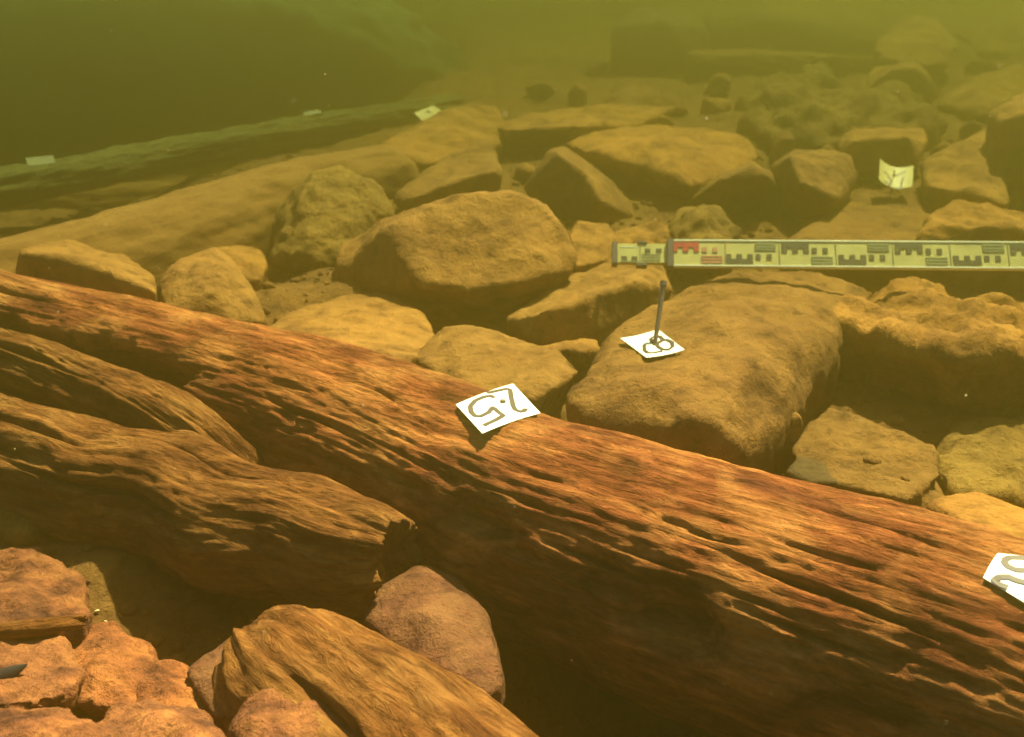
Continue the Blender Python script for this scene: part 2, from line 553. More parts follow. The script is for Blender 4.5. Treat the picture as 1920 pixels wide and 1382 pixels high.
pin_boulder = stone('boulder', 'broad rounded boulder carrying the marker with the survey pin',
    [(1060, 750, 1.53), (1082, 705, 1.60), (1110, 665, 1.68), (1165, 620, 1.78), (1250, 562, 1.92), (1340, 524, 2.0), (1450, 506, 2.05), (1555, 512, 2.07), (1640, 548, 2.03), (1620, 600, 1.90), (1510, 628, 1.74),
     (1490, 740, 1.56), (1450, 820, 1.46), (1390, 868, 1.40), (1250, 858, 1.40), (1120, 808, 1.46)],
    [(1280, 640, 1.64), (1370, 630, 1.62), (1390, 710, 1.47), (1230, 720, 1.47), (1310, 780, 1.375), (1430, 560, 1.84), (1420, 660, 1.56)], thick=.1, base=.8, back=.75, smooth=14, big=.028, mid=.02, vor=.016, fine=.006)
stone('boulder', 'big rough boulder at right edge with dark hollow on its left side',
    [(1498, 614, 1.86), (1545, 588, 1.92), (1620, 566, 1.99), (1700, 554, 2.04), (1790, 571, 2.02), (1850, 577, 2.02), (1960, 592, 2.02), (2080, 640, 1.9), (2080, 745, 1.7), (1920, 748, 1.71), (1880, 778, 1.74), (1770, 787, 1.82), (1650, 745, 1.92), (1540, 690, 1.95)],
    [(1600, 612, 1.80), (1700, 640, 1.73), (1800, 672, 1.68), (1900, 672, 1.66), (1700, 598, 1.86), (1850, 610, 1.82)], thick=.15, base=.55, smooth=1, big=.06, mid=.05, vor=.045, fine=.008)
stone('rock', 'pointed pale rock below the dark hollow of the rough boulder',
    [(1486, 838, 1.54), (1520, 800, 1.60), (1555, 758, 1.67), (1600, 790, 1.62), (1680, 812, 1.575), (1752, 836, 1.535), (1765, 890, 1.46), (1700, 940, 1.385), (1580, 912, 1.42), (1498, 882, 1.47)],
    [(1600, 850, 1.52), (1560, 800, 1.585)], thick=.06, smooth=3, big=.02, vor=.012, mid=.016, mat=M_BED)
stone('rock', 'rough pale rock at the right edge below the rough boulder',
    [(1765, 850, 1.6), (1790, 800, 1.68), (1850, 787, 1.72), (1960, 772, 1.72), (2000, 900, 1.5), (1920, 940, 1.42), (1800, 925, 1.42), (1758, 890, 1.48)],
    [(1800, 830, 1.58), (1850, 880, 1.5), (1920, 860, 1.53)], thick=.1, smooth=1, big=.035, mid=.03, vor=.02, mat=M_MOSS)
stone('rock', 'smooth pale stone behind the big log at the right edge',
    [(1742, 942, 1.33), (1780, 930, 1.36), (1830, 921, 1.385), (1890, 944, 1.345), (1970, 975, 1.28), (1970, 1020, 1.19), (1850, 1005, 1.21)], thick=.08, smooth=5, big=.008, vor=.003, mid=.005, vox=.006)
lump('rock', 'small round stone lodged between the pin boulder and the rough boulder', 1482, 792, 1.56, 46, 66, 1.0, 3)
stone('rock', 'small dark stone on the bed behind the big log, right of the pin boulder',
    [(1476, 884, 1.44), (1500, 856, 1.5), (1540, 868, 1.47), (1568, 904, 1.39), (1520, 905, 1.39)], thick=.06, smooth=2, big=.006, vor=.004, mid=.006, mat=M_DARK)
stone('rock', 'small lit rock touching the right end of the large central boulder',
    [(1066, 442, 2.35), (1085, 419, 2.42), (1140, 421, 2.42), (1154, 450, 2.35), (1140, 487, 2.25), (1080, 500, 2.2)], thick=.1, smooth=2, big=.015, vor=.01)
stone('rock', 'low lumpy rock behind the left end of the staff',
    [(1135, 452, 2.4), (1175, 425, 2.5), (1230, 419, 2.5), (1272, 435, 2.42), (1275, 470, 2.28), (1150, 478, 2.28)], thick=.12, smooth=1, big=.03, mid=.03, vor=.02)
stone('rock', 'knobbly round rock behind the staff near its red marks',
    [(1258, 432, 2.38), (1278, 395, 2.45), (1312, 377, 2.5), (1356, 394, 2.45), (1379, 435, 2.35), (1370, 470, 2.26), (1275, 475, 2.26)],
    [(1315, 415, 2.32)], thick=.08, mat=M_MOSS, smooth=1, big=.035, mid=.035, vor=.02, vox=.007)
stone('rock', 'ridged rock with dark left face and lit right face behind the central boulder',
    [(984, 352, 2.78), (1030, 282, 2.76), (1062, 274, 2.92), (1130, 330, 3.0), (1205, 388, 2.95), (1218, 420, 2.85), (1132, 424, 2.68), (1060, 412, 2.74)],
    [(1046, 284, 2.71), (1092, 322, 2.64), (1126, 378, 2.61)], thick=.15, smooth=1, big=.015, vor=.008, mid=.01)
stone('boulder', 'wide boulder with bright right slope and dark notched front, above the staff',
    [(1058, 268, 3.22), (1120, 245, 3.37), (1220, 237, 3.42), (1385, 250, 3.32), (1425, 290, 3.12), (1400, 322, 2.98), (1310, 382, 2.93), (1255, 399, 3.05), (1212, 394, 3.08), (1090, 292, 3.08)],
    [(1198, 268, 2.98), (1232, 322, 2.85), (1295, 350, 2.78), (1100, 284, 3.01)], thick=.25, smooth=1, big=.02, vor=.015, mid=.012)
stone('rock', 'dark hump-shaped rock with thin lit rim above the staff',
    [(1296, 374, 2.76), (1345, 328, 2.82), (1410, 303, 2.88), (1446, 324, 2.8), (1454, 348, 2.80), (1445, 410, 2.92), (1405, 465, 2.98), (1345, 432, 2.94)],
    [(1350, 338, 2.68), (1410, 314, 2.68), (1440, 332, 2.66)], thick=.15, smooth=2, big=.012, vor=.006)
stone('rock', 'grooved rock with dark left side and lit round right side above the staff',
    [(1448, 312, 2.85), (1490, 280, 2.97), (1545, 283, 2.97), (1592, 295, 2.9), (1604, 330, 2.84), (1592, 378, 2.78), (1490, 450, 2.92), (1446, 460, 2.94)],
    [(1482, 292, 2.74), (1505, 345, 2.62), (1562, 374, 2.60)], thick=.15, smooth=1, big=.015, vor=.01)
marker_slab = stone('stone_slab', 'flat lit slab below the upright marker, seen just over the staff',
    [(1468, 455, 2.43), (1540, 405, 2.66), (1600, 362, 2.92), (1720, 366, 2.92), (1765, 410, 2.68), (1745, 455, 2.45), (1700, 505, 2.22), (1500, 505, 2.22)], thick=.06, smooth=2, big=.012, vor=.006, mid=.008)
stone('rock', 'long dark-fronted rock behind the staff at the right edge',
    [(1726, 458, 2.35), (1740, 402, 2.46), (1800, 382, 2.57), (1900, 400, 2.52), (2010, 430, 2.47), (2010, 590, 2.47), (1860, 585, 2.47), (1700, 560, 2.44), (1705, 500, 2.42)],
    [(1750, 418, 2.36), (1850, 420, 2.35), (1960, 440, 2.35)], thick=.15, smooth=1, big=.03, mid=.025, vor=.02)
stone('rock', 'dark blocky rock behind the upright marker',
    [(1573, 264, 3.2), (1600, 244, 3.32), (1665, 240, 3.35), (1732, 245, 3.32), (1740, 264, 3.17), (1718, 304, 3.08), (1600, 324, 3.09), (1580, 292, 3.08)],
    [(1600, 262, 3.05), (1700, 260, 3.05)], thick=.15, smooth=1, big=.015, vor=.01)
stone('mossy_mound', 'broad algae-covered rock mound in the middle distance at right',
    [(1378, 190, 4.0), (1440, 158, 4.1), (1520, 141, 4.2), (1572, 160, 4.1), (1680, 178, 4.0), (1778, 225, 3.7), (1772, 252, 3.5), (1580, 278, 3.3), (1440, 268, 3.35), (1400, 232, 3.6)],
    [(1500, 190, 3.7), (1600, 215, 3.5), (1460, 220, 3.5)], thick=.2, mat=M_MOSS, smooth=1, big=.20, mid=.05, vor=.03, fine=.012)
stone('rock', 'pale sloping rock right of the upright marker',
    [(1728, 308, 2.95), (1800, 265, 3.12), (1862, 228, 3.22), (1878, 300, 2.92), (1892, 385, 2.6), (1820, 365, 2.64), (1740, 350, 2.74)],
    [(1800, 320, 2.82)], thick=.12, smooth=1, big=.02, vor=.015)
stone('boulder', 'tall dark boulder cut by the right edge of the view',
    [(1860, 218, 2.95), (1900, 182, 3.02), (2000, 160, 3.05), (2060, 300, 2.9), (2010, 410, 2.9), (1888, 402, 2.9), (1860, 300, 2.86)],
    [(1880, 225, 2.79), (1950, 200, 2.76)], thick=.25, smooth=1, big=.03, vor=.02)
stone('stone_slab', 'overhanging slab with dark recess below, behind the bright tilted slab',
    [(926, 240, 3.5), (1000, 212, 3.72), (1100, 199, 3.88), (1262, 204, 3.85), (1190, 240, 3.5), (1100, 240, 3.38), (1055, 304, 3.65), (945, 302, 3.65)],
    [(960, 245, 3.32), (1090, 237, 3.32)], thick=.1, smooth=1, big=.02, vor=.015)
stone('rock', 'small hazy rock on top of the overhanging slab',
    [(1130, 200, 4.0), (1165, 154, 4.25), (1210, 151, 4.25), (1272, 185, 4.1), (1284, 208, 3.9), (1150, 212, 3.85)], thick=.2, smooth=1, big=.04, vor=.03)
stone('rock', 'long hazy ridge rock at the far end of the silt-coated log',
    [(686, 292, 3.15), (760, 256, 3.4), (832, 211, 3.62), (895, 193, 3.75), (935, 205, 3.75), (950, 240, 3.5), (935, 275, 3.3), (800, 310, 3.1)],
    [(820, 250, 3.35)], thick=.2, smooth=1, big=.03, vor=.02)
ridge_rock = bpy.data.objects[-1] if False else [o for o in col.objects if o.get('label', '').startswith('long hazy ridge')][0]
# --- far stones, half lost in the haze
stone('boulder', 'dark hazy boulder standing at top centre',
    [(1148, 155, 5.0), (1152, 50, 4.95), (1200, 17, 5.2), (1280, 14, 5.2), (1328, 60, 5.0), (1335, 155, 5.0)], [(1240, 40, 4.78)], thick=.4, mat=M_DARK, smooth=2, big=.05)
stone('rock', 'hazy wedge rock right of the far timbers',
    [(1636, 90, 4.5), (1700, 40, 4.8), (1746, 29, 4.9), (1795, 80, 4.6), (1770, 125, 4.3), (1660, 120, 4.3)], [(1740, 60, 4.5)], thick=.3, smooth=1, big=.05)
stone('rock', 'hazy dark-faced rock above the algae-covered mound',
    [(1612, 175, 4.1), (1640, 128, 4.3), (1720, 114, 4.4), (1752, 160, 4.2), (1745, 197, 4.18), (1640, 202, 4.18)], [(1670, 130, 4.06), (1715, 128, 4.06)], thick=.2, smooth=1, big=.04)
stone('rock', 'hazy long rock at the upper right edge above the tall dark boulder',
    [(1755, 195, 4.0), (1820, 150, 4.3), (1920, 118, 4.4), (2020, 140, 4.3), (2020, 215, 3.8), (1830, 222, 3.7)], [(1850, 180, 3.9)], thick=.3, smooth=1, big=.05)
stone('rock', 'faint rock at the top right corner',
    [(1790, 70, 5.4), (1850, 20, 5.8), (1930, 0, 6.0), (2020, 20, 5.8), (2020, 110, 5.0), (1850, 115, 4.9)], [(1900, 50, 5.2)], thick=.4, smooth=1, big=.07)
stone('rock', 'faint low rock at the top edge above the far timbers',
    [(1400, 10, 6.6), (1500, -20, 7.0), (1640, -15, 7.0), (1720, 20, 6.6), (1600, 45, 6.2), (1450, 40, 6.2)], thick=.4, smooth=1, big=.08)
stone('enlarged_rock_bank', 'broad dark bank of rock, enlarged to darken the upper left, green haze put into its colour',
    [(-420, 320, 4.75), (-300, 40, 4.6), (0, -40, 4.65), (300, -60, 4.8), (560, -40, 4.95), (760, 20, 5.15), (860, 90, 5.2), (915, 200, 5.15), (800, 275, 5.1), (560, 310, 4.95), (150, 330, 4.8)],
    [(0, 0, 4.5), (350, -10, 4.65), (560, 20, 4.8), (700, 90, 4.9)], thick=.8, mat=M_GREEN, smooth=6, big=.10, vor=.04, mid=.05, vox=.035)  # bank spread wide and raised past the view to darken the upper left
FAR = [(1015, 168, 70, 34, 4.35, 'flat hazy stone left of the small rock on the overhanging slab'), (1085, 172, 50, 30, 4.2, 'small hazy stone just left of the small rock on the overhanging slab'),
       (985, 318, 46, 30, 3.05, 'small stone between the bright tilted slab and the ridged rock'), (1340, 205, 80, 40, 3.9, 'hazy stone between the overhanging slab and the algae-covered mound'),
       (1345, 165, 70, 40, 4.3, 'dim stone left of the algae-covered mound, below the level far timber'), (1550, 285, 40, 26, 3.15, 'small stone left of the dark blocky rock'),
       (1775, 285, 60, 30, 3.25, 'small stone right of the dark blocky rock'), (1830, 245, 70, 36, 3.5, 'hazy stone below the long rock at upper right'),
       (1470, 262, 60, 34, 3.3, 'low stone at the front foot of the algae-covered mound'), (1120, 130, 60, 30, 4.9, 'faint stone left of the dark hazy boulder at top centre'),
       (1850, 130, 90, 40, 4.7, 'faint flat stone below the top right corner'), (1560, 120, 90, 26, 4.6, 'faint stone in front of the level far timber'), (1240, 225, 60, 26, 3.75, 'hazy flat stone right of the overhanging slab')]
for i, (px, py, a_, b_, d_, lab) in enumerate(FAR):
    lump('rock', lab, px, py, d_, a_, b_ * 1.3, 1.2, 200 + i, M_ROCK, n=11, smooth=1, vox=.012, group='stones scattered in the hazy background')

# ------------------------------------------------------------------ logs
def log_mesh(centers, radii, nx=420, na=150, seed=0, grain=0.008, lump_=0.012, carve=None, cap=0.02, taper_ends=True):
    """grooved log along a polyline; returns mesh in a frame with local X along the axis, and that frame"""
    C = np.array([tuple(c) for c in centers], float)
    A, B = Vector(C[0]), Vector(C[-1])
    L = (B - A).length
    ex = (B - A).normalized()
    ey = Vector((0, 0, 1)).cross(ex).normalized()
    ez = ex.cross(ey)
    M = Matrix((ex, ey, ez)).transposed()
    Minv = np.array(M.transposed())
    loc = (C - C[0]) @ Minv.T
    t = np.linspace(0, L, nx)
    oy = np.interp(t, loc[:, 0], loc[:, 1])
    oz = np.interp(t, loc[:, 0], loc[:, 2])
    k = max(3, nx // 12) | 1
    ker = np.hanning(k + 2)[1:-1]
    ker /= ker.sum()
    def sm(a):
        return np.convolve(np.pad(a, k // 2, mode='reflect', reflect_type='odd'), ker, 'valid')
    oy, oz = sm(oy), sm(oz)
    rr = sm(np.interp(t, loc[:, 0], radii))
    th = np.linspace(0, 2 * math.pi, na, endpoint=False)
    T, H = np.meshgrid(t, th, indexing='ij')
    c, s = np.cos(H), np.sin(H)          # c: along local y (away from camera side if +), s: up
    Rr = np.repeat(rr[:, None], na, 1)
    so = seed * 13.7
    big = fbm(T * 2.6 + so, c * 1.1, s * 1.1 + so, 3)
    fl = perlin(T * 40, c * 60 + so, s * 60) + 1.2 * perlin(T * 9, c * 95 + so, s * 95)
    med = fbm(T * 9 + so, c * 3.2, s * 3.2, 3)
    g1 = perlin(T * 3.2 + so, c * 10 + 0.25 * med, s * 10)
    g2 = perlin(T * 7 + so, c * 24 + 0.4 * med, s * 24)
    g3 = perlin(T * 16, c * 50 + so, s * 50)
    Rr = Rr + lump_ * big + 0.5 * lump_ * med - grain * np.clip(0.16 - np.abs(g1), 0, 1) * 7 - 0.6 * grain * np.clip(0.22 - np.abs(g2), 0, 1) * 4.5 + 0.4 * grain * g3 + 0.3 * grain * fl
    if carve is not None:
        Rr = carve(T, H, Rr, rr)
    Rr = np.maximum(Rr, 0.01)
    end = np.minimum(T, L - T)
    if taper_ends:
        Rr = Rr * (0.86 + 0.14 * np.sqrt(np.clip(end / 0.03, 0, 1)))
    X = T + 0.010 * (perlin(c * 2.5, s * 2.5, so) + .25 * perlin(c * 14, s * 14, so)) * np.where(T < L / 2, 1, 1) * np.clip(1 - end / 0.08, 0, 1)
    V = np.stack([X, oy[:, None] + Rr * c, oz[:, None] + Rr * s], -1)
    # end caps: shrinking rings pushed in and out a little
    def ring(i, f, dx):
        v = V[i].copy()
        ctr = np.array([t[i], oy[i], oz[i]])
        v = ctr + (v - ctr) * f
        v[:, 0] += dx + 0.01 * perlin(v[:, 1] * 40, v[:, 2] * 40, so + f)
        return v
    pre = [ring(0, f, -cap * 0.0 + cap * d_) for f, d_ in ((0.02, .6), (0.3, .5), (0.55, .4), (0.8, .1), (0.95, 0))]
    post = [ring(-1, f, -cap * d_) for f, d_ in ((0.95, 0), (0.8, .1), (0.55, .4), (0.3, .5), (0.02, .6))]
    V = np.concatenate([np.stack(pre), V, np.stack(post)], 0)
    me = grid_mesh('log', V, V.shape[0], na, wrap_v=True)
    bmm = bmesh.new()
    bmm.from_mesh(me)
    bmesh.ops.recalc_face_normals(bmm, faces=bmm.faces[:])
    bmm.to_mesh(me)
    bmm.free()
    smooth_mesh(me)
    mw = M.to_4x4()
    mw.translation = A
    return me, mw


def make_log(name, label, sil, radii, mat, z=None, **kw):
    """sil: upper outline as (px, py, d) or (px, py) with a common height z; the axis lies one radius inside"""
    pts = [PZ(p[0], p[1], z) if len(p) == 2 else P(*p) for p in sil]
    ax = (pts[-1] - pts[0]).normalized()
    cs = []
    for p, r in zip(pts, radii):
        v = (p - CAM).normalized()
        n = ax.cross(v).normalized()
        if n.z < 0:
            n = -n
        cs.append(p - n * r)
    me, mw = log_mesh(cs, radii, **kw)
    o = obj(name, me, mat)
    o.matrix_world = mw
    return tag(o, label, 'log')


def carve_line(T, H, Rr, x0, x1, h0, h1, width, depth, wob=3.0):
    u = np.clip((T - x0) / (x1 - x0), 0, 1)
    hc = R(h0) + (R(h1) - R(h0)) * u + 0.03 * perlin(T * wob * 2, 0.3, h0) + 0.012 * perlin(T * 22, 0.7, h0)
    inside = ((T > x0) & (T < x1)) * np.sin(np.pi * u) ** 1.1 * np.clip(.65 + .9 * perlin(T * 7, h0 * .37, 8.1), .12, 1.2)
    dh = np.abs(((H - hc + math.pi) % (2 * math.pi)) - math.pi) * np.mean(Rr)
    return Rr - depth * inside * np.exp(-(dh / (width * (0.35 + 0.75 * np.clip(inside, 0, 1)))) ** 2)


# angle convention: 90 = top, 0 / 360 = far side, 180 = camera side for logs running left to right (local y points away)
BIG_SIL = [(-260, 460), (-60, 498), (0, 512), (290, 568), (480, 607), (640, 641), (800, 692), (1010, 777), (1300, 852), (1600, 928), (1750, 963), (1920, 1012), (2160, 1090)]
def px_to_t(px):
    """distance along the long log for a photo column"""
    pts = [PZ(p[0], p[1], .385) for p in BIG_SIL]
    ax = (pts[-1] - pts[0]).normalized()
    return float(np.interp(px, [p[0] for p in BIG_SIL], [(p - pts[0]).dot(ax) for p in pts]))


def carve_big(T, H, Rr, rr):
    # long drying cracks along the top and camera side: (photo column from, to, angle from, to, width, depth)
    for x0, x1, h0, h1, w_, d_ in ((1480, 1930, 91, 97, .0022, .020), (1340, 1740, 112, 118, .0022, .018), (1430, 2050, 128, 137, .0036, .028), (1520, 1760, 146, 150, .003, .02),
              (1100, 1400, 101, 104, .002, .010), (900, 1200, 130, 134, .0026, .014), (560, 860, 134, 140, .003, .018), (-200, 330, 94, 104, .005, .03), (-100, 250, 115, 118, .007, .035),
              (1150, 1400, 146, 150, .003, .02), (1700, 2100, 114, 118, .0025, .015), (1250, 1500, 120, 123, .0018, .012), (1560, 1900, 103, 107, .0018, .012), (1000, 1250, 116, 119, .0018, .010), (650, 900, 104, 110, .0018, .010), (1300, 1650, 138, 143, .002, .014)):
        Rr = carve_line(T, H, Rr, px_to_t(x0), px_to_t(x1), h0, h1, w_, d_)
    Hd = np.degrees(H)
    # hollow rotted out of the camera side
    for px, hh, wx, wh, dp in ((1400, 160, .05, 13, .04), (1040, 148, .05, 8, .02)):
        q = ((T - px_to_t(px)) / wx) ** 2 + ((Hd - hh) / wh) ** 2 + .5 * perlin(T * 25, Hd / 8, 1.0)
        Rr = Rr - dp * np.exp(-np.clip(q, 0, 9) ** 2)
    fl_ = np.clip(perlin(T * 11, Hd / 7, 3.3) + .5 * perlin(T * 30, Hd / 3, 1.3) - .12, 0, 1) * np.exp(-((Hd - 150) / 22) ** 2)
    Rr = Rr - .009 * np.minimum(fl_ * 2, 1)
    # the near half is broken away at the left end
    edge = px_to_t(478) + .02 * perlin(Hd / 9, 0.2, 4) + .012 * perlin(Hd / 3, 0.2, 4)
    low = 131 + 7 * perlin(T * 9, .5, 2) + 5 * perlin(T * 35, .5, 2)
    m = 1 / (1 + np.exp((T - edge) / .006))
    m = m / (1 + np.exp(-(Hd - low) / 1.6)) / (1 + np.exp((Hd - 262) / 4.0))
    return Rr * (1 - .84 * m)


big_log = make_log('log', 'long thick orange-brown cracked log running from left to lower right', BIG_SIL,
                   [.13, .13, .13, .135, .135, .14, .14, .145, .15, .155, .155, .155, .155], M_WOOD, z=.385,
                   nx=820, na=300, seed=1, grain=.0024, lump_=.006, carve=carve_big)


def carve_short(T, H, Rr, rr):
    for a in ((.1, .5, 100, 108, .005, .03), (.3, .7, 140, 150, .005, .025), (.45, .8, 80, 86, .004, .018), (.0, .4, 130, 134, .006, .03)):
        Rr = carve_line(T, H, Rr, *a)
    return Rr


short_log = make_log('log', 'shorter log with broken end in front of the long cracked log', 
                     [(-200, 700), (0, 735), (146, 776), (240, 804), (365, 818), (470, 873), (590, 884), (700, 932), (768, 955)],
                     [.088, .088, .088, .088, .086, .083, .08, .074, .062], M_WOOD2, z=.338, nx=420, na=180, seed=5, grain=.002, lump_=.010, carve=carve_short, cap=.03)
mid_timber = make_log('timber', 'flat splintered timber wedged between the long log and the shorter log at left',
                      [(-200, 570), (0, 612), (110, 640), (226, 690), (330, 735), (400, 782, 1.455), (470, 848, 1.46), (530, 905, 1.49)],
                      [.046, .046, .046, .045, .044, .042, .040, .036], M_WOOD2, z=.366, nx=300, na=140, seed=9, grain=.003, lump_=.008,
                      carve=lambda T, H, Rr, rr: carve_line(T, H, carve_line(T, H, Rr, .15, .55, 120, 128, .005, .03), .0, .5, 150, 150, .006, .03))
silt_log = make_log('log', 'smooth silt-coated log sloping away at left, edge against green water',
                    [(-160, 487), (0, 448), (130, 417), (300, 371), (450, 326), (560, 297), (640, 282), (720, 268)],
                    [.14, .14, .14, .14, .14, .14, .13, .12], M_WOOD_SILT, z=.36, nx=260, na=120, seed=12, grain=.0015, lump_=.010)
low_log = make_log('log', 'faint low log parallel behind the silt-coated log',
                   [(-150, 362), (20, 350), (200, 343), (370, 333), (480, 318)], [.09] * 5, M_WOOD_SILT, z=.10, nx=120, na=70, seed=15, grain=.002)
dim_log = make_log('log', 'dim log in the green haze with two far markers on it',
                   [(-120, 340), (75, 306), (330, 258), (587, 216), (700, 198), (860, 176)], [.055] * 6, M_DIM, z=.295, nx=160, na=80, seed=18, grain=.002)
far_log = make_log('log', 'hazy straight timber lying level at upper right',
                   [(1290, 94, 4.75), (1480, 97, 4.8), (1670, 108, 4.85)], [.07] * 3, M_WOOD_SILT, nx=120, na=60, seed=21, grain=.002)
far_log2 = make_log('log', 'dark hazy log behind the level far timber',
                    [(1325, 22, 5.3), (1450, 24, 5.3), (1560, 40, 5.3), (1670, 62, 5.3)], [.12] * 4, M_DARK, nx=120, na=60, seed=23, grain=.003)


def carve_stub(T, H, Rr, rr):
    for a in ((.03, .3, 116, 126, .006, .02),):
        Rr = carve_line(T, H, Rr, *a)
    return Rr


stub = make_log('log', 'lit broken log stub at bottom centre pointing up left',
                [(548, 1124), (600, 1124), (650, 1148), (740, 1190), (830, 1240), (930, 1318), (1020, 1384), (1180, 1500)],
                [.06, .08, .092, .10, .104, .106, .106, .106], M_WOOD2, z=.305, nx=260, na=160, seed=31, grain=.0014, lump_=.010, carve=carve_stub)
# ------------------------------------------------------------------ foreground stones and debris
stone('rock', 'smooth reddish stone left of the broken log stub',
      [(345, 1256, 1.10), (440, 1186, 1.16), (530, 1136, 1.20), (548, 1190, 1.14), (520, 1270, 1.08), (480, 1330, 1.03), (400, 1345, 1.03)],
      [(450, 1260, 1.08)], thick=.08, mat=M_ROCK_PINK, smooth=6, big=.006, vor=.003, mid=.005, fine=.002)
stone('rock', 'rounded reddish rock lit between the broken stub and the long log shadow',
      [(680, 1160, 1.18), (720, 1105, 1.225), (775, 1062, 1.265), (840, 1066, 1.265), (892, 1110, 1.22), (928, 1190, 1.15), (948, 1290, 1.08), (860, 1330, 1.05), (740, 1240, 1.12)],
      [(800, 1150, 1.155), (840, 1230, 1.10)], thick=.1, mat=M_ROCK_PINK, smooth=7, big=.025, vor=.008, mid=.012)
stone('rock', 'mottled rock at the left edge in the shade of the shorter log',
      [(-80, 1000, 1.42), (-80, 900, 1.55), (0, 875, 1.6), (55, 882, 1.58), (85, 920, 1.52), (88, 985, 1.42), (60, 1010, 1.38)],
      [(20, 940, 1.42)], thick=.08, mat=M_MOSS, smooth=2, big=.025, vor=.015)
CHUNKS = [
    ('reddish rotten chunk at lower left beside the shadow edge', [(125, 1245, 1.16), (150, 1180, 1.22), (215, 1158, 1.26), (275, 1212, 1.2), (292, 1262, 1.13), (240, 1335, 1.05), (150, 1320, 1.05)], [(200, 1235, 1.115)], M_CHUNK),
    ('long tan layered chunk at the left edge below the mottled rock', [(-70, 1075, 1.3), (20, 1045, 1.36), (75, 1040, 1.37), (130, 1095, 1.3), (175, 1150, 1.22), (150, 1185, 1.16), (40, 1190, 1.14), (-70, 1190, 1.14)], [(40, 1110, 1.22)], M_CHUNK),
    ('flat broken chunk at the left edge with the black shell on it', [(-70, 1215, 1.12), (20, 1196, 1.15), (110, 1205, 1.15), (150, 1260, 1.08), (120, 1310, 1.02), (0, 1330, .99), (-70, 1330, .99)], [(50, 1245, 1.07)], M_CHUNK),
    ('dark ragged chunk filling the bottom left corner', [(-70, 1340, .99), (20, 1322, 1.01), (120, 1325, 1.02), (170, 1370, .97), (150, 1450, .9), (-70, 1450, .9)], [(50, 1370, .94)], M_CHUNK),
    ('orange crumbly chunk at the bottom edge left of centre', [(170, 1372, .985), (210, 1330, 1.03), (290, 1310, 1.06), (360, 1345, 1.03), (400, 1400, .97), (380, 1460, .91), (180, 1460, .9)], [(280, 1360, .965)], M_CHUNK),
    ('rough brown chunk below the tip of the shadow', [(250, 1285, 1.1), (290, 1255, 1.15), (345, 1250, 1.16), (395, 1300, 1.1), (390, 1345, 1.05), (320, 1355, 1.03), (265, 1330, 1.05)], [(325, 1290, 1.08)], M_CHUNK),
    ('ragged orange bark piece between the reddish stone and the stub', [(524, 1205, 1.10), (506, 1256, 1.06), (522, 1308, 1.01), (600, 1366, .965), (700, 1425, .93), (640, 1470, .90), (500, 1440, .91), (452, 1372, .96), (474, 1300, 1.02)], [(505, 1340, .97)], M_CHUNK),
]
for lab, ol, inn, mt in CHUNKS:
    stone('rubble_chunk', lab, ol, inn, thick=.05, mat=mt, smooth=0, big=.03, vor=.018, mid=.024, fine=.006, vox=.0042, cat='rubble', group='broken chunks at the lower left')


def strip_log(name, label, pts, radii, mat, cat, seed):
    me, mw = log_mesh(pts, radii, nx=120, na=48, seed=seed, grain=.002, lump_=.004, cap=.005)
    o = obj(name, me, mat)
    o.matrix_world = mw
    return tag(o, label, cat)


strip_log('wood_splinter', 'short wooden splinter lying on the debris at bottom left',
          [P(-20, 1186, 1.125), P(60, 1178, 1.14), P(150, 1168, 1.165)], [.006, .007, .004], M_WOOD2, 'wood', 4)

# black shell
def shell():
    bm = bmesh.new()
    n, m = 20, 8
    rows = []
    for i in range(n + 1):
        u = i / n
        wdt = 0.011 * math.sin(math.pi * u ** 0.8) + 0.0008
        row = []
        for j in range(m + 1):
            v = j / m * 2 - 1
            row.append(bm.verts.new((-.028 + .056 * u, wdt * v, 0.008 * (1 - v * v) * math.sin(math.pi * u))))
        rows.append(row)
    for i in range(n):
        for j in range(m):
            bm.faces.new((rows[i][j], rows[i + 1][j], rows[i + 1][j + 1], rows[i][j + 1]))
    r = bmesh.ops.extrude_face_region(bm, geom=bm.faces[:])
    bmesh.ops.translate(bm, verts=[g for g in r['geom'] if isinstance(g, bmesh.types.BMVert)], vec=(0, 0, -.0015))
    bmesh.ops.recalc_face_normals(bm, faces=bm.faces[:])
    me = bpy.data.meshes.new('shell')
    bm.to_mesh(me)
    bm.free()
    smooth_mesh(me)
    return me


sp = P(14, 1264, 1.045)
sh = obj('shell', shell(), M_SHELL)
sh.location = sp
sh.scale = (.7, .7, .7)
sh.rotation_euler = (R(25), R(-12), R(32))
tag(sh, 'small glossy black shell on the debris at the left edge', 'shell')

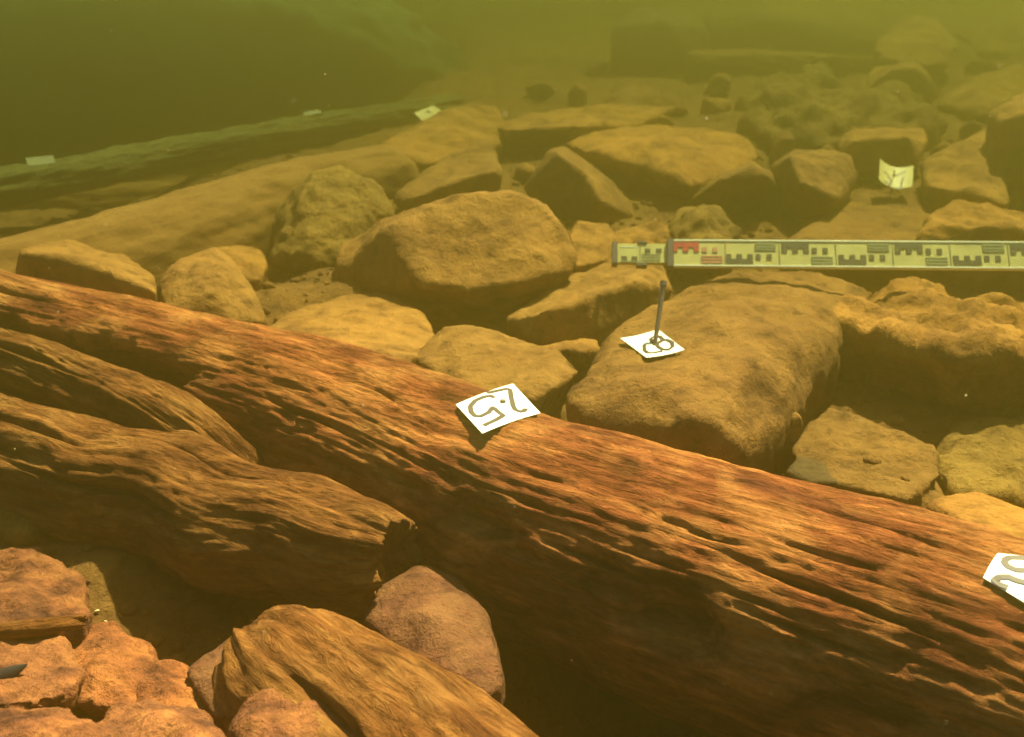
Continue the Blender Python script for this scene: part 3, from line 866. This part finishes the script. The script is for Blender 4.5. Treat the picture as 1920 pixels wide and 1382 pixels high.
# pebbles and gravel
def pebble_field(name, n, seed, x0, x1, y0, y1, s0, s1, mat):
    rnd = np.random.RandomState(seed)
    ico = bmesh.new()
    bmesh.ops.create_icosphere(ico, subdivisions=1, radius=1)
    bv = np.array([v.co[:] for v in ico.verts])
    bf = np.array([[v.index for v in f.verts] for f in ico.faces])
    ico.free()
    x = rnd.uniform(x0, x1, n)
    y = rnd.uniform(y0, y1, n)
    z = ground_z(x, y)
    s = s0 * (s1 / s0) ** (rnd.rand(n) ** 2.2)
    V, F = [], []
    for i in range(n):
        sc = s[i] * rnd.uniform(.6, 1.2, 3) * np.array([1, 1, .7])
        a = rnd.uniform(0, 6.28)
        v = bv * (1 + rnd.uniform(-.18, .18, (len(bv), 1))) * sc
        v = np.stack([v[:, 0] * math.cos(a) - v[:, 1] * math.sin(a), v[:, 0] * math.sin(a) + v[:, 1] * math.cos(a), v[:, 2]], 1)
        V.append(v + np.array([x[i], y[i], z[i] + sc[2] * .25]))
        F.append(bf + i * len(bv))
    me = pydata(name, np.concatenate(V), np.concatenate(F))
    smooth_mesh(me)
    o = obj(name, me, mat)
    return tag(o, kind='stuff', label='loose gravel and bits of debris scattered over the lake bed')


pebble_field('gravel', 11000, 5, -1.4, 1.7, .75, 3.6, .002, .016, M_BED)

PEB = [(63, 1047, 18), (104, 1076, 18), (108, 1102, 22), (85, 1085, 10), (182, 1146, 12), (197, 1166, 10), (108, 1148, 9)]
for i, (px, py, s) in enumerate(PEB):
    p = PZ(px, py, .22)
    p = PZ(px, py, gz(p.x, p.y) + .006)
    d = (p - CAM).dot(FW)
    lump('pebble', 'pale pebble ' + ['nearest the mottled rock', 'in the upper pair near the shadow edge', 'largest of the pale ones on the slope', 'tiny, left of the paired pebbles',
                                    'near the middle of the shadow edge', 'above the reddish flat rock', 'tiny, on the level splinter line'][i] + ' at lower left', px, py, d, s, s * .6, 1, 70 + i, M_PEBBLE,
         cat='pebble', group='pale pebbles on the debris slope', sink=False, big=0, mid=.002, fine=0, vor=0, vox=.0012, smooth=2)

# ------------------------------------------------------------------ paper number markers
dgraph = bpy.context.evaluated_depsgraph_get()


def bvh_of(*objs):
    out = []
    for o in objs:
        mw = o.matrix_basis
        vv = [mw @ v.co for v in o.data.vertices]
        ff = [tuple(p.vertices) for p in o.data.polygons]
        out.append(BVHTree.FromPolygons(vv, ff))
    return out


def hit(trees, px, py):
    v = ray(px, py).normalized()
    best = None
    for t in trees:
        loc, nrm, idx, dist = t.ray_cast(CAM, v)
        if loc is not None and (best is None or dist < best[1]):
            best = (loc, dist)
    return (best[0] - CAM).dot(FW) if best else None


def inv_bilinear(quad, p):
    a, b, c, d = [np.array(q[:2], float) for q in quad]     # u along a->b, v along a->d
    uv = np.array([.5, .5])
    for _ in range(20):
        u, v = uv
        f = a * (1 - u) * (1 - v) + b * u * (1 - v) + c * u * v + d * (1 - u) * v - np.array(p, float)
        J = np.stack([(b - a) * (1 - v) + (c - d) * v, (d - a) * (1 - u) + (c - b) * u], 1)
        uv = uv - np.linalg.solve(J, f)
    return uv


def marker(label, quad, depths, strokes, width, paper=M_PAPER, curl=(0, 0, 0), name='number_marker', ink=M_INK, bow=0.0, nail=None):
    """quad: photo corners; strokes: list of photo polylines; paper is a thin bent sheet at real depth"""
    cor = [P(q[0], q[1], d) for q, d in zip(quad, depths)]
    nrm = (cor[1] - cor[0]).cross(cor[3] - cor[0]).normalized()
    if nrm.dot(CAM - cor[0]) < 0:
        nrm = -nrm

    def surf(u, v, off=0.0):
        p = cor[0] * ((1 - u) * (1 - v)) + cor[1] * (u * (1 - v)) + cor[2] * (u * v) + cor[3] * ((1 - u) * v)
        h = bow * (1 - (2 * u - 1) ** 2) * -1.0
        return p + nrm * (h + off)
    N = 12
    bm = bmesh.new()
    for off, flip in ((0.0, False), (-0.0006, True)):
        g = [[bm.verts.new(surf(i / N, j / N, off)) for j in range(N + 1)] for i in range(N + 1)]
        for i in range(N):
            for j in range(N):
                f = (g[i][j], g[i + 1][j], g[i + 1][j + 1], g[i][j + 1])
                bm.faces.new(f[::-1] if flip else f)
        if not flip:
            top = g
        else:
            rim_t = [top[i][0] for i in range(N + 1)] + [top[N][j] for j in range(1, N + 1)] + [top[i][N] for i in range(N - 1, -1, -1)] + [top[0][j] for j in range(N - 1, 0, -1)]
            rim_b = [g[i][0] for i in range(N + 1)] + [g[N][j] for j in range(1, N + 1)] + [g[i][N] for i in range(N - 1, -1, -1)] + [g[0][j] for j in range(N - 1, 0, -1)]
            for k in range(len(rim_t)):
                k2 = (k + 1) % len(rim_t)
                bm.faces.new((rim_t[k], rim_b[k], rim_b[k2], rim_t[k2]))
    bmesh.ops.recalc_face_normals(bm, faces=bm.faces[:])
    me = bpy.data.meshes.new('paper')
    bm.to_mesh(me)
    bm.free()
    ctr = surf(.5, .5)
    root = bpy.data.objects.new(name, None)
    root.empty_display_size = .02
    root.location = ctr
    col.objects.link(root)
    tag(root, label, 'marker', 'paper number markers')
    me.transform(Matrix.Translation(-ctr))
    obj('paper', me, paper, root)
    for st in strokes:
        uv = [inv_bilinear(quad, p) for p in st]
        # resample
        dense = []
        for a, b in zip(uv[:-1], uv[1:]):
            for k in range(6):
                dense.append(a + (b - a) * k / 6)
        dense.append(uv[-1])
        pts = [surf(u, v, .0006) for u, v in dense]
        bm = bmesh.new()
        prev = None
        for k, p in enumerate(pts):
            tdir = (pts[min(k + 1, len(pts) - 1)] - pts[max(k - 1, 0)]).normalized()
            sdir = nrm.cross(tdir).normalized() * width * .5
            row = [bm.verts.new(p + sdir), bm.verts.new(p - sdir), bm.verts.new(p - sdir - nrm * .0004), bm.verts.new(p + sdir - nrm * .0004)]
            if prev:
                for q in range(4):
                    bm.faces.new((prev[q], row[q], row[(q + 1) % 4], prev[(q + 1) % 4]))
            else:
                bm.faces.new(row)
            prev = row
        bm.faces.new(prev[::-1])
        bmesh.ops.recalc_face_normals(bm, faces=bm.faces[:])
        m2 = bpy.data.meshes.new('numeral')
        bm.to_mesh(m2)
        bm.free()
        m2.transform(Matrix.Translation(-ctr))
        obj('numeral', m2, ink, root)
    if nail is not None:
        u, v = inv_bilinear(quad, nail[:2])
        q = surf(u, v, 0.0)
        bm = bmesh.new()
        bmesh.ops.create_cone(bm, cap_ends=True, segments=16, radius1=nail[2], radius2=nail[2] * .8, depth=.0025)
        bmesh.ops.create_cone(bm, cap_ends=True, segments=10, radius1=.0012, radius2=.0012, depth=.03, matrix=Matrix.Translation((0, 0, -.016)))
        m3 = bpy.data.meshes.new('nail')
        bm.to_mesh(m3)
        bm.free()
        m3.transform(nrm.to_track_quat('Z', 'Y').to_matrix().to_4x4())
        m3.transform(Matrix.Translation(q + nrm * .0022 - ctr))
        obj('nail', m3, M_STEEL, root)
    return root, surf, nrm


def crop(pts, x0, y0, k):
    return [(x0 + x / k, y0 + y / k) for x, y in pts]


# 25, pinned on the long log
T_LOG = bvh_of(big_log)
q25 = crop([(140, 560), (1172, 185), (1665, 715), (620, 1082)], 840, 700, 9.6)
def fit_depths(trees, quad, lift=.002, pct=90):
    """corner distances of the sheet that lies on the surface below it"""
    A_, h_ = [], []
    for i in range(9):
        for j in range(9):
            u, v = i / 8, j / 8
            px = sum(w_ * q[0] for w_, q in zip(((1 - u) * (1 - v), u * (1 - v), u * v, (1 - u) * v), quad))
            py = sum(w_ * q[1] for w_, q in zip(((1 - u) * (1 - v), u * (1 - v), u * v, (1 - u) * v), quad))
            h = hit(trees, px, py)
            if h:
                A_.append((px - quad[0][0], py - quad[0][1], 1))
                h_.append(1 / h)
    A_, h_ = np.array(A_), np.array(h_)
    co = np.linalg.lstsq(A_, h_, rcond=None)[0]
    up_ = np.percentile(h_ - A_ @ co, pct)
    return [1 / (co[0] * (q[0] - quad[0][0]) + co[1] * (q[1] - quad[0][1]) + co[2] + up_) - lift for q in quad]


s25 = [crop([(690, 390), (880, 345), (1060, 300), (1115, 320), (1130, 450), (1165, 620), (1200, 690), (1290, 725), (1360, 705), (1400, 660)], 840, 700, 9.6),
       crop([(815, 480), (760, 440), (640, 460), (480, 520), (395, 620), (420, 720), (490, 790), (590, 800), (720, 745), (800, 650), (900, 740), (985, 800), (860, 870), (640, 960)], 840, 700, 9.6)]
root25, surf25, n25 = marker('white paper marker numbered 25 upside down on the long cracked log', q25, fit_depths(T_LOG, q25), s25, .0068, bow=-.002, nail=(942, 758, .0042))

# 28 with the survey pin, on the broad boulder
T_PIN = bvh_of(pin_boulder)
q28 = crop([(110, 930), (450, 850), (690, 1035), (345, 1105)], 1140, 440, 4.8)
d28 = fit_depths(T_PIN, q28, .004, 99)
s28 = [crop([(330, 985), (330, 1040), (360, 1062), (420, 1055), (490, 1040)], 1140, 440, 4.8),
       crop([(445, 985), (470, 955), (530, 945), (580, 970), (585, 1005), (545, 1030), (490, 1025), (455, 1005), (445, 985)], 1140, 440, 4.8),
       crop([(445, 985), (400, 960), (385, 930), (420, 910), (470, 915), (500, 945)], 1140, 440, 4.8)]
root28, surf28, n28 = marker('white paper marker numbered 28 pierced by a thin survey pin on the broad boulder', q28, d28, s28, .006, bow=.002)
dp = sum(d28) / 4
a, b = P(1228, 645, dp), P(1244, 532, dp + .02)
bm = bmesh.new()
ax = (b - a)
a0 = a - ax.normalized() * .05
ln = (b - a0).length
bmesh.ops.create_cone(bm, cap_ends=True, segments=12, radius1=.0028, radius2=.0042, depth=ln, matrix=Matrix.Translation((0, 0, ln / 2)))
bmesh.ops.create_cone(bm, cap_ends=True, segments=12, radius1=.0055, radius2=.0055, depth=.008, matrix=Matrix.Translation((0, 0, ln)))
me = bpy.data.meshes.new('survey_pin')
bm.to_mesh(me)
bm.free()
pin = obj('survey_pin', me, M_STEEL)
pin.matrix_world = Matrix.Translation(a0) @ ax.to_track_quat('Z', 'Y').to_matrix().to_4x4()
tag(pin, 'thin dark steel survey pin standing upright through the 28 marker', 'pin')
u, v = inv_bilinear(q28, (1224, 640))
bm = bmesh.new()
bmesh.ops.create_cone(bm, cap_ends=True, segments=12, radius1=.0035, radius2=.0025, depth=.003)
me = bpy.data.meshes.new('washer')
bm.to_mesh(me)
bm.free()
me.transform(n28.to_track_quat('Z', 'Y').to_matrix().to_4x4())
me.transform(Matrix.Translation(surf28(u, v, .003) - root28.location))
obj('washer', me, M_BRASS, root28)

# 20 at the right edge
q20 = [(1843, 1083), (1871, 1037), (1990, 1050), (1955, 1150)]
d20 = fit_depths(T_LOG, q20)
k = 8.633
s20 = [crop([(1090, 430), (960, 420), (800, 420), (730, 460), (710, 520), (780, 590), (900, 640), (1036, 650), (1150, 640), (1220, 560), (1180, 470), (1090, 430)], 1800, 1000, k),
       crop([(780, 900), (640, 840), (560, 775), (640, 740), (780, 745), (900, 800), (1036, 840), (1180, 850)], 1800, 1000, k)]
marker('white paper marker cut by the right edge on the long cracked log', q20, d20, s20, .0068, bow=-.003, nail=None)

# 21 upright and bent, on a nail above its slab
q21 = [(1650, 297), (1713, 310), (1711, 349), (1648, 336)]
k = 9.21
s21 = [crop([(560, 430), (610, 450), (640, 500), (700, 545), (680, 600), (640, 640), (690, 660)], 1600, 270, k), crop([(930, 420), (850, 450), (720, 470)], 1600, 270, k),
       crop([(900, 520), (870, 600), (860, 680)], 1600, 270, k), crop([(720, 670), (800, 690), (870, 690)], 1600, 270, k), crop([(560, 580), (620, 620)], 1600, 270, k)]
r21, surf21, n21 = marker('bent paper marker numbered 21 standing upright above a flat slab', q21, [2.88, 2.88, 2.79, 2.79], s21, .007, M_PAPER_TINT, bow=.016)
foot = P(1684, 372, 2.46)
T_SL = bvh_of(marker_slab)
bm = bmesh.new()
topp = surf21(.5, .5, -.002)
loc = T_SL[0].ray_cast(topp + Vector((0, 0, -.005)), Vector((0, 0, -1)))[0]
zb = (loc.z if loc is not None else topp.z - .1) - .02
h = topp.z + .02 - zb
bmesh.ops.create_cone(bm, cap_ends=True, segments=10, radius1=.002, radius2=.002, depth=h, matrix=Matrix.Translation((topp.x, topp.y + .002, zb + h / 2)))
me = bpy.data.meshes.new('stake')
bm.to_mesh(me)
bm.free()
me.transform(Matrix.Translation(-r21.location))
obj('stake', me, M_STEEL, r21)

# far ones
T_RDG = bvh_of(ridge_rock)
q_far = crop([(500, 570), (1000, 380), (1195, 505), (735, 800)], 740, 170, 13.71)
dc = hit(T_RDG, 800, 216) or 3.6
d_far = [dc - .01, dc + .035, dc - .015, dc - .06]
marker('small paper marker coloured yellow for the water tint, with a dark blot on the far ridge rock', q_far, d_far, [crop([(790, 560), (850, 520), (900, 560), (860, 575)], 740, 170, 13.71)], .010, M_PAPER_TINT)
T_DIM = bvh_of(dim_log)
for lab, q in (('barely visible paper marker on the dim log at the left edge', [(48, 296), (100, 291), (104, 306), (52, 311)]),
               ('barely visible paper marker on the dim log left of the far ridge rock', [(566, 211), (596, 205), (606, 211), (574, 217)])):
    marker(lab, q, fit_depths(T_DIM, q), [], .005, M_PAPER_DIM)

# ------------------------------------------------------------------ telescopic levelling staff
SA, SB = P(1147, 474, 1.995), P(2330, 482, 1.90)
sx_ = (SB - SA).normalized()
szn = -ray(1500, 480).normalized()
szn = (szn + Vector((0, 0, .55))).normalized()
szn = (szn - sx_ * szn.dot(sx_)).normalized()
sy_ = szn.cross(sx_)
SM = Matrix((sx_, sy_, szn)).transposed().to_4x4()
SM.translation = SA
staff = bpy.data.objects.new('levelling_staff', None)
staff.empty_display_size = .05
col.objects.link(staff)
staff.matrix_world = SM
tag(staff, 'pale yellow levelling staff with black and red marks lying level across the rocks', 'measuring staff')
PXM = 1.985 / FPX          # metres per photo pixel at the staff


def sbox(name, x0, x1, y0, y1, z0, z1, mat, bev=0.0):
    bm = bmesh.new()
    bmesh.ops.create_cube(bm, size=1)
    bmesh.ops.scale(bm, vec=(x1 - x0, y1 - y0, z1 - z0), verts=bm.verts)
    bmesh.ops.translate(bm, vec=((x0 + x1) / 2, (y0 + y1) / 2, (z0 + z1) / 2), verts=bm.verts)
    if bev:
        bmesh.ops.bevel(bm, geom=bm.edges[:], offset=bev, segments=2, affect='EDGES', clamp_overlap=True)
    me = bpy.data.meshes.new(name)
    bm.to_mesh(me)
    bm.free()
    return obj(name, me, mat, staff)


def sx(px):
    return (px - 1147) * PXM


Ho, Hi = .0258, .0200
LEN = (SB - SA).length
sbox('inner_section', .004, sx(1262), -Hi, Hi, -.012, -.001, M_STAFF, .001)
sbox('outer_section', sx(1252), LEN, -Ho, Ho, -.007, .002, M_STAFF, .0015)
for s in (-1, 1):
    sbox('edge_rail', sx(1262), LEN, s * Ho - .0022, s * Ho + .0022, -.007, .0030, M_STAFF2, .0008)
sbox('end_cap', 0, .011, -Hi - .002, Hi + .003, -.019, .002, M_CLAMP, .001)
sbox('section_joint', sx(1250), sx(1263), -Ho - .003, Ho + .003, -.017, .0045, M_CLAMP, .0015)
sbox('clamp', sx(1195), sx(1214), Hi, Hi + .005, -.016, .0005, M_CLAMP, .001)
sbox('clamp', sx(1193), sx(1213), -Hi - .006, -Hi, -.016, .0005, M_CLAMP, .001)


def marks(x0, up, mE, mD, mN, zt, hh, full=True, sc=1.0):
    """one 10 cm field: comb-shaped block, then two squares with the printed figures opposite"""
    u = .0100 * sc
    s = 1 if up else -1
    e = hh - .0046
    def box_(nm, xa, xb, ya, yb, m):
        lo, hi = sorted((s * ya, s * yb))
        sbox(nm, x0 + xa, x0 + xb, lo, hi, zt - .0005, zt + .0005, m)
    if full:
        # comb drawn as one mesh
        bm = bmesh.new()
        for xa, xb, ya, yb in ((0, 5 * u, e - .0095, e), (0, u, e - .0190, e - .0097), (2 * u, 3 * u, e - .0190, e - .0097), (4 * u, 5 * u, e - .0190, e - .0097)):
            lo, hi = sorted((s * ya, s * yb))
            mt = Matrix.Translation((x0 + (xa + xb) / 2, (lo + hi) / 2, zt)) @ Matrix.Diagonal((xb - xa, hi - lo, .001, 1))
            bmesh.ops.create_cube(bm, size=1, matrix=mt)
        me = bpy.data.meshes.new('comb_mark')
        bm.to_mesh(me)
        bm.free()
        obj('comb_mark', me, mE, staff)
    for k_ in (6, 8):
        box_('square_mark', k_ * u - .0045, k_ * u + .0045, e - .0195, e - .0095, mD)
    for ya, yb in ((-e + .0005, -e + .0042), (-e + .0068, -e + .0104), (-e + .0130, -e + .0152)):
        box_('figure_print', 5.4 * u, 9.3 * u, ya, yb, mN)
    sbox('field_line', x0 + 9.85 * u, x0 + 10.0 * u, -hh + .003, hh - .003, zt - .0003, zt + .0004, mN)


x = sx(1263) + .001
up = True
i = 0
while x < LEN - .1:
    if i == 0:
        marks(x - .004, True, M_RED, M_REDPALE, M_REDPALE, .0025, Ho)
    else:
        marks(x, up, M_BLACK, M_BLACK, M_GREYINK, .0025, Ho)
    up = not up
    x += .1035 if i else .0955
    i += 1
# inner section
for xx in (1165, 1184):
    sbox('square_mark', sx(xx), sx(xx + 11), -.0155, -.0065, -.0014, -.0005, M_BLACK)
for xx in (1209, 1230):
    sbox('square_mark', sx(xx), sx(xx + 10), .001, .0095, -.0014, -.0005, M_BLACK)
sbox('figure_print', sx(1164), sx(1196), -.0185, -.0160, -.0014, -.0005, M_GREYINK)
for ya in (-.0155, -.0095, -.004):
    sbox('figure_print', sx(1203), sx(1238), ya, ya + .0025, -.0014, -.0005, M_GREYINK)
sbox('field_line', sx(1199), sx(1201), -Hi + .002, Hi - .002, -.0014, -.0006, M_GREYINK)
sbox('field_line', sx(1162), sx(1196), .012, .0135, -.0014, -.0006, M_STAFF2)
# rest for the staff beyond the right edge of the view
lump('rock', 'rock outside the right edge that carries the far end of the staff', 2220, 575, 1.97, 240, 140, 1.0, 91)

# ------------------------------------------------------------------ drifting specks
rs = np.random.RandomState(77)
SV_, SF_ = [], []
octv = np.array([(1, 0, 0), (-1, 0, 0), (0, 1, 0), (0, -1, 0), (0, 0, 1), (0, 0, -1)], float)
octf = np.array([(0, 2, 4), (2, 1, 4), (1, 3, 4), (3, 0, 4), (2, 0, 5), (1, 2, 5), (3, 1, 5), (0, 3, 5)])
for i in range(160):
    d = rs.uniform(.55, 2.2)
    p = P(rs.uniform(0, 1920), rs.uniform(0, 1382), d)
    if p.z < gz(p.x, p.y) + .05:
        continue
    SV_.append(octv * rs.uniform(.0003, .0008) * rs.uniform(.6, 1.4, 3) + np.array(p))
    SF_.append(octf + 6 * (len(SV_) - 1))
me = pydata('drifting_specks', np.concatenate(SV_), np.concatenate(SF_))
tag(obj('drifting_specks', me, M_PEBBLE), 'tiny pale specks of silt drifting in the water', kind='stuff')

# ------------------------------------------------------------------ water
hz = pydata('haze', [(-19, -8, -1.6), (19, -8, -1.6), (19, 31, -1.6), (-19, 31, -1.6), (-19, -8, 1.06), (19, -8, 1.06), (19, 31, 1.06), (-19, 31, 1.06)],
            [(0, 3, 2, 1), (4, 5, 6, 7), (0, 1, 5, 4), (1, 2, 6, 5), (2, 3, 7, 6), (3, 0, 4, 7)])
mh = bpy.data.materials.new('turbid_lake_water')
mh.use_nodes = True
hn = mh.node_tree
hn.nodes.clear()
out = hn.nodes.new('ShaderNodeOutputMaterial')
pv = hn.nodes.new('ShaderNodeVolumePrincipled')
pv.inputs['Color'].default_value = (*HAZE_COLOR, 1)
pv.inputs['Absorption Color'].default_value = (*HAZE_ABSORB, 1)
pv.inputs['Density'].default_value = HAZE_DENSITY
pv.inputs['Anisotropy'].default_value = HAZE_G
hn.links.new(pv.outputs[0], out.inputs['Volume'])
haze = obj('haze', hz, mh)
tag(haze, kind='stuff', label='greenish yellow murky water filling the whole view')
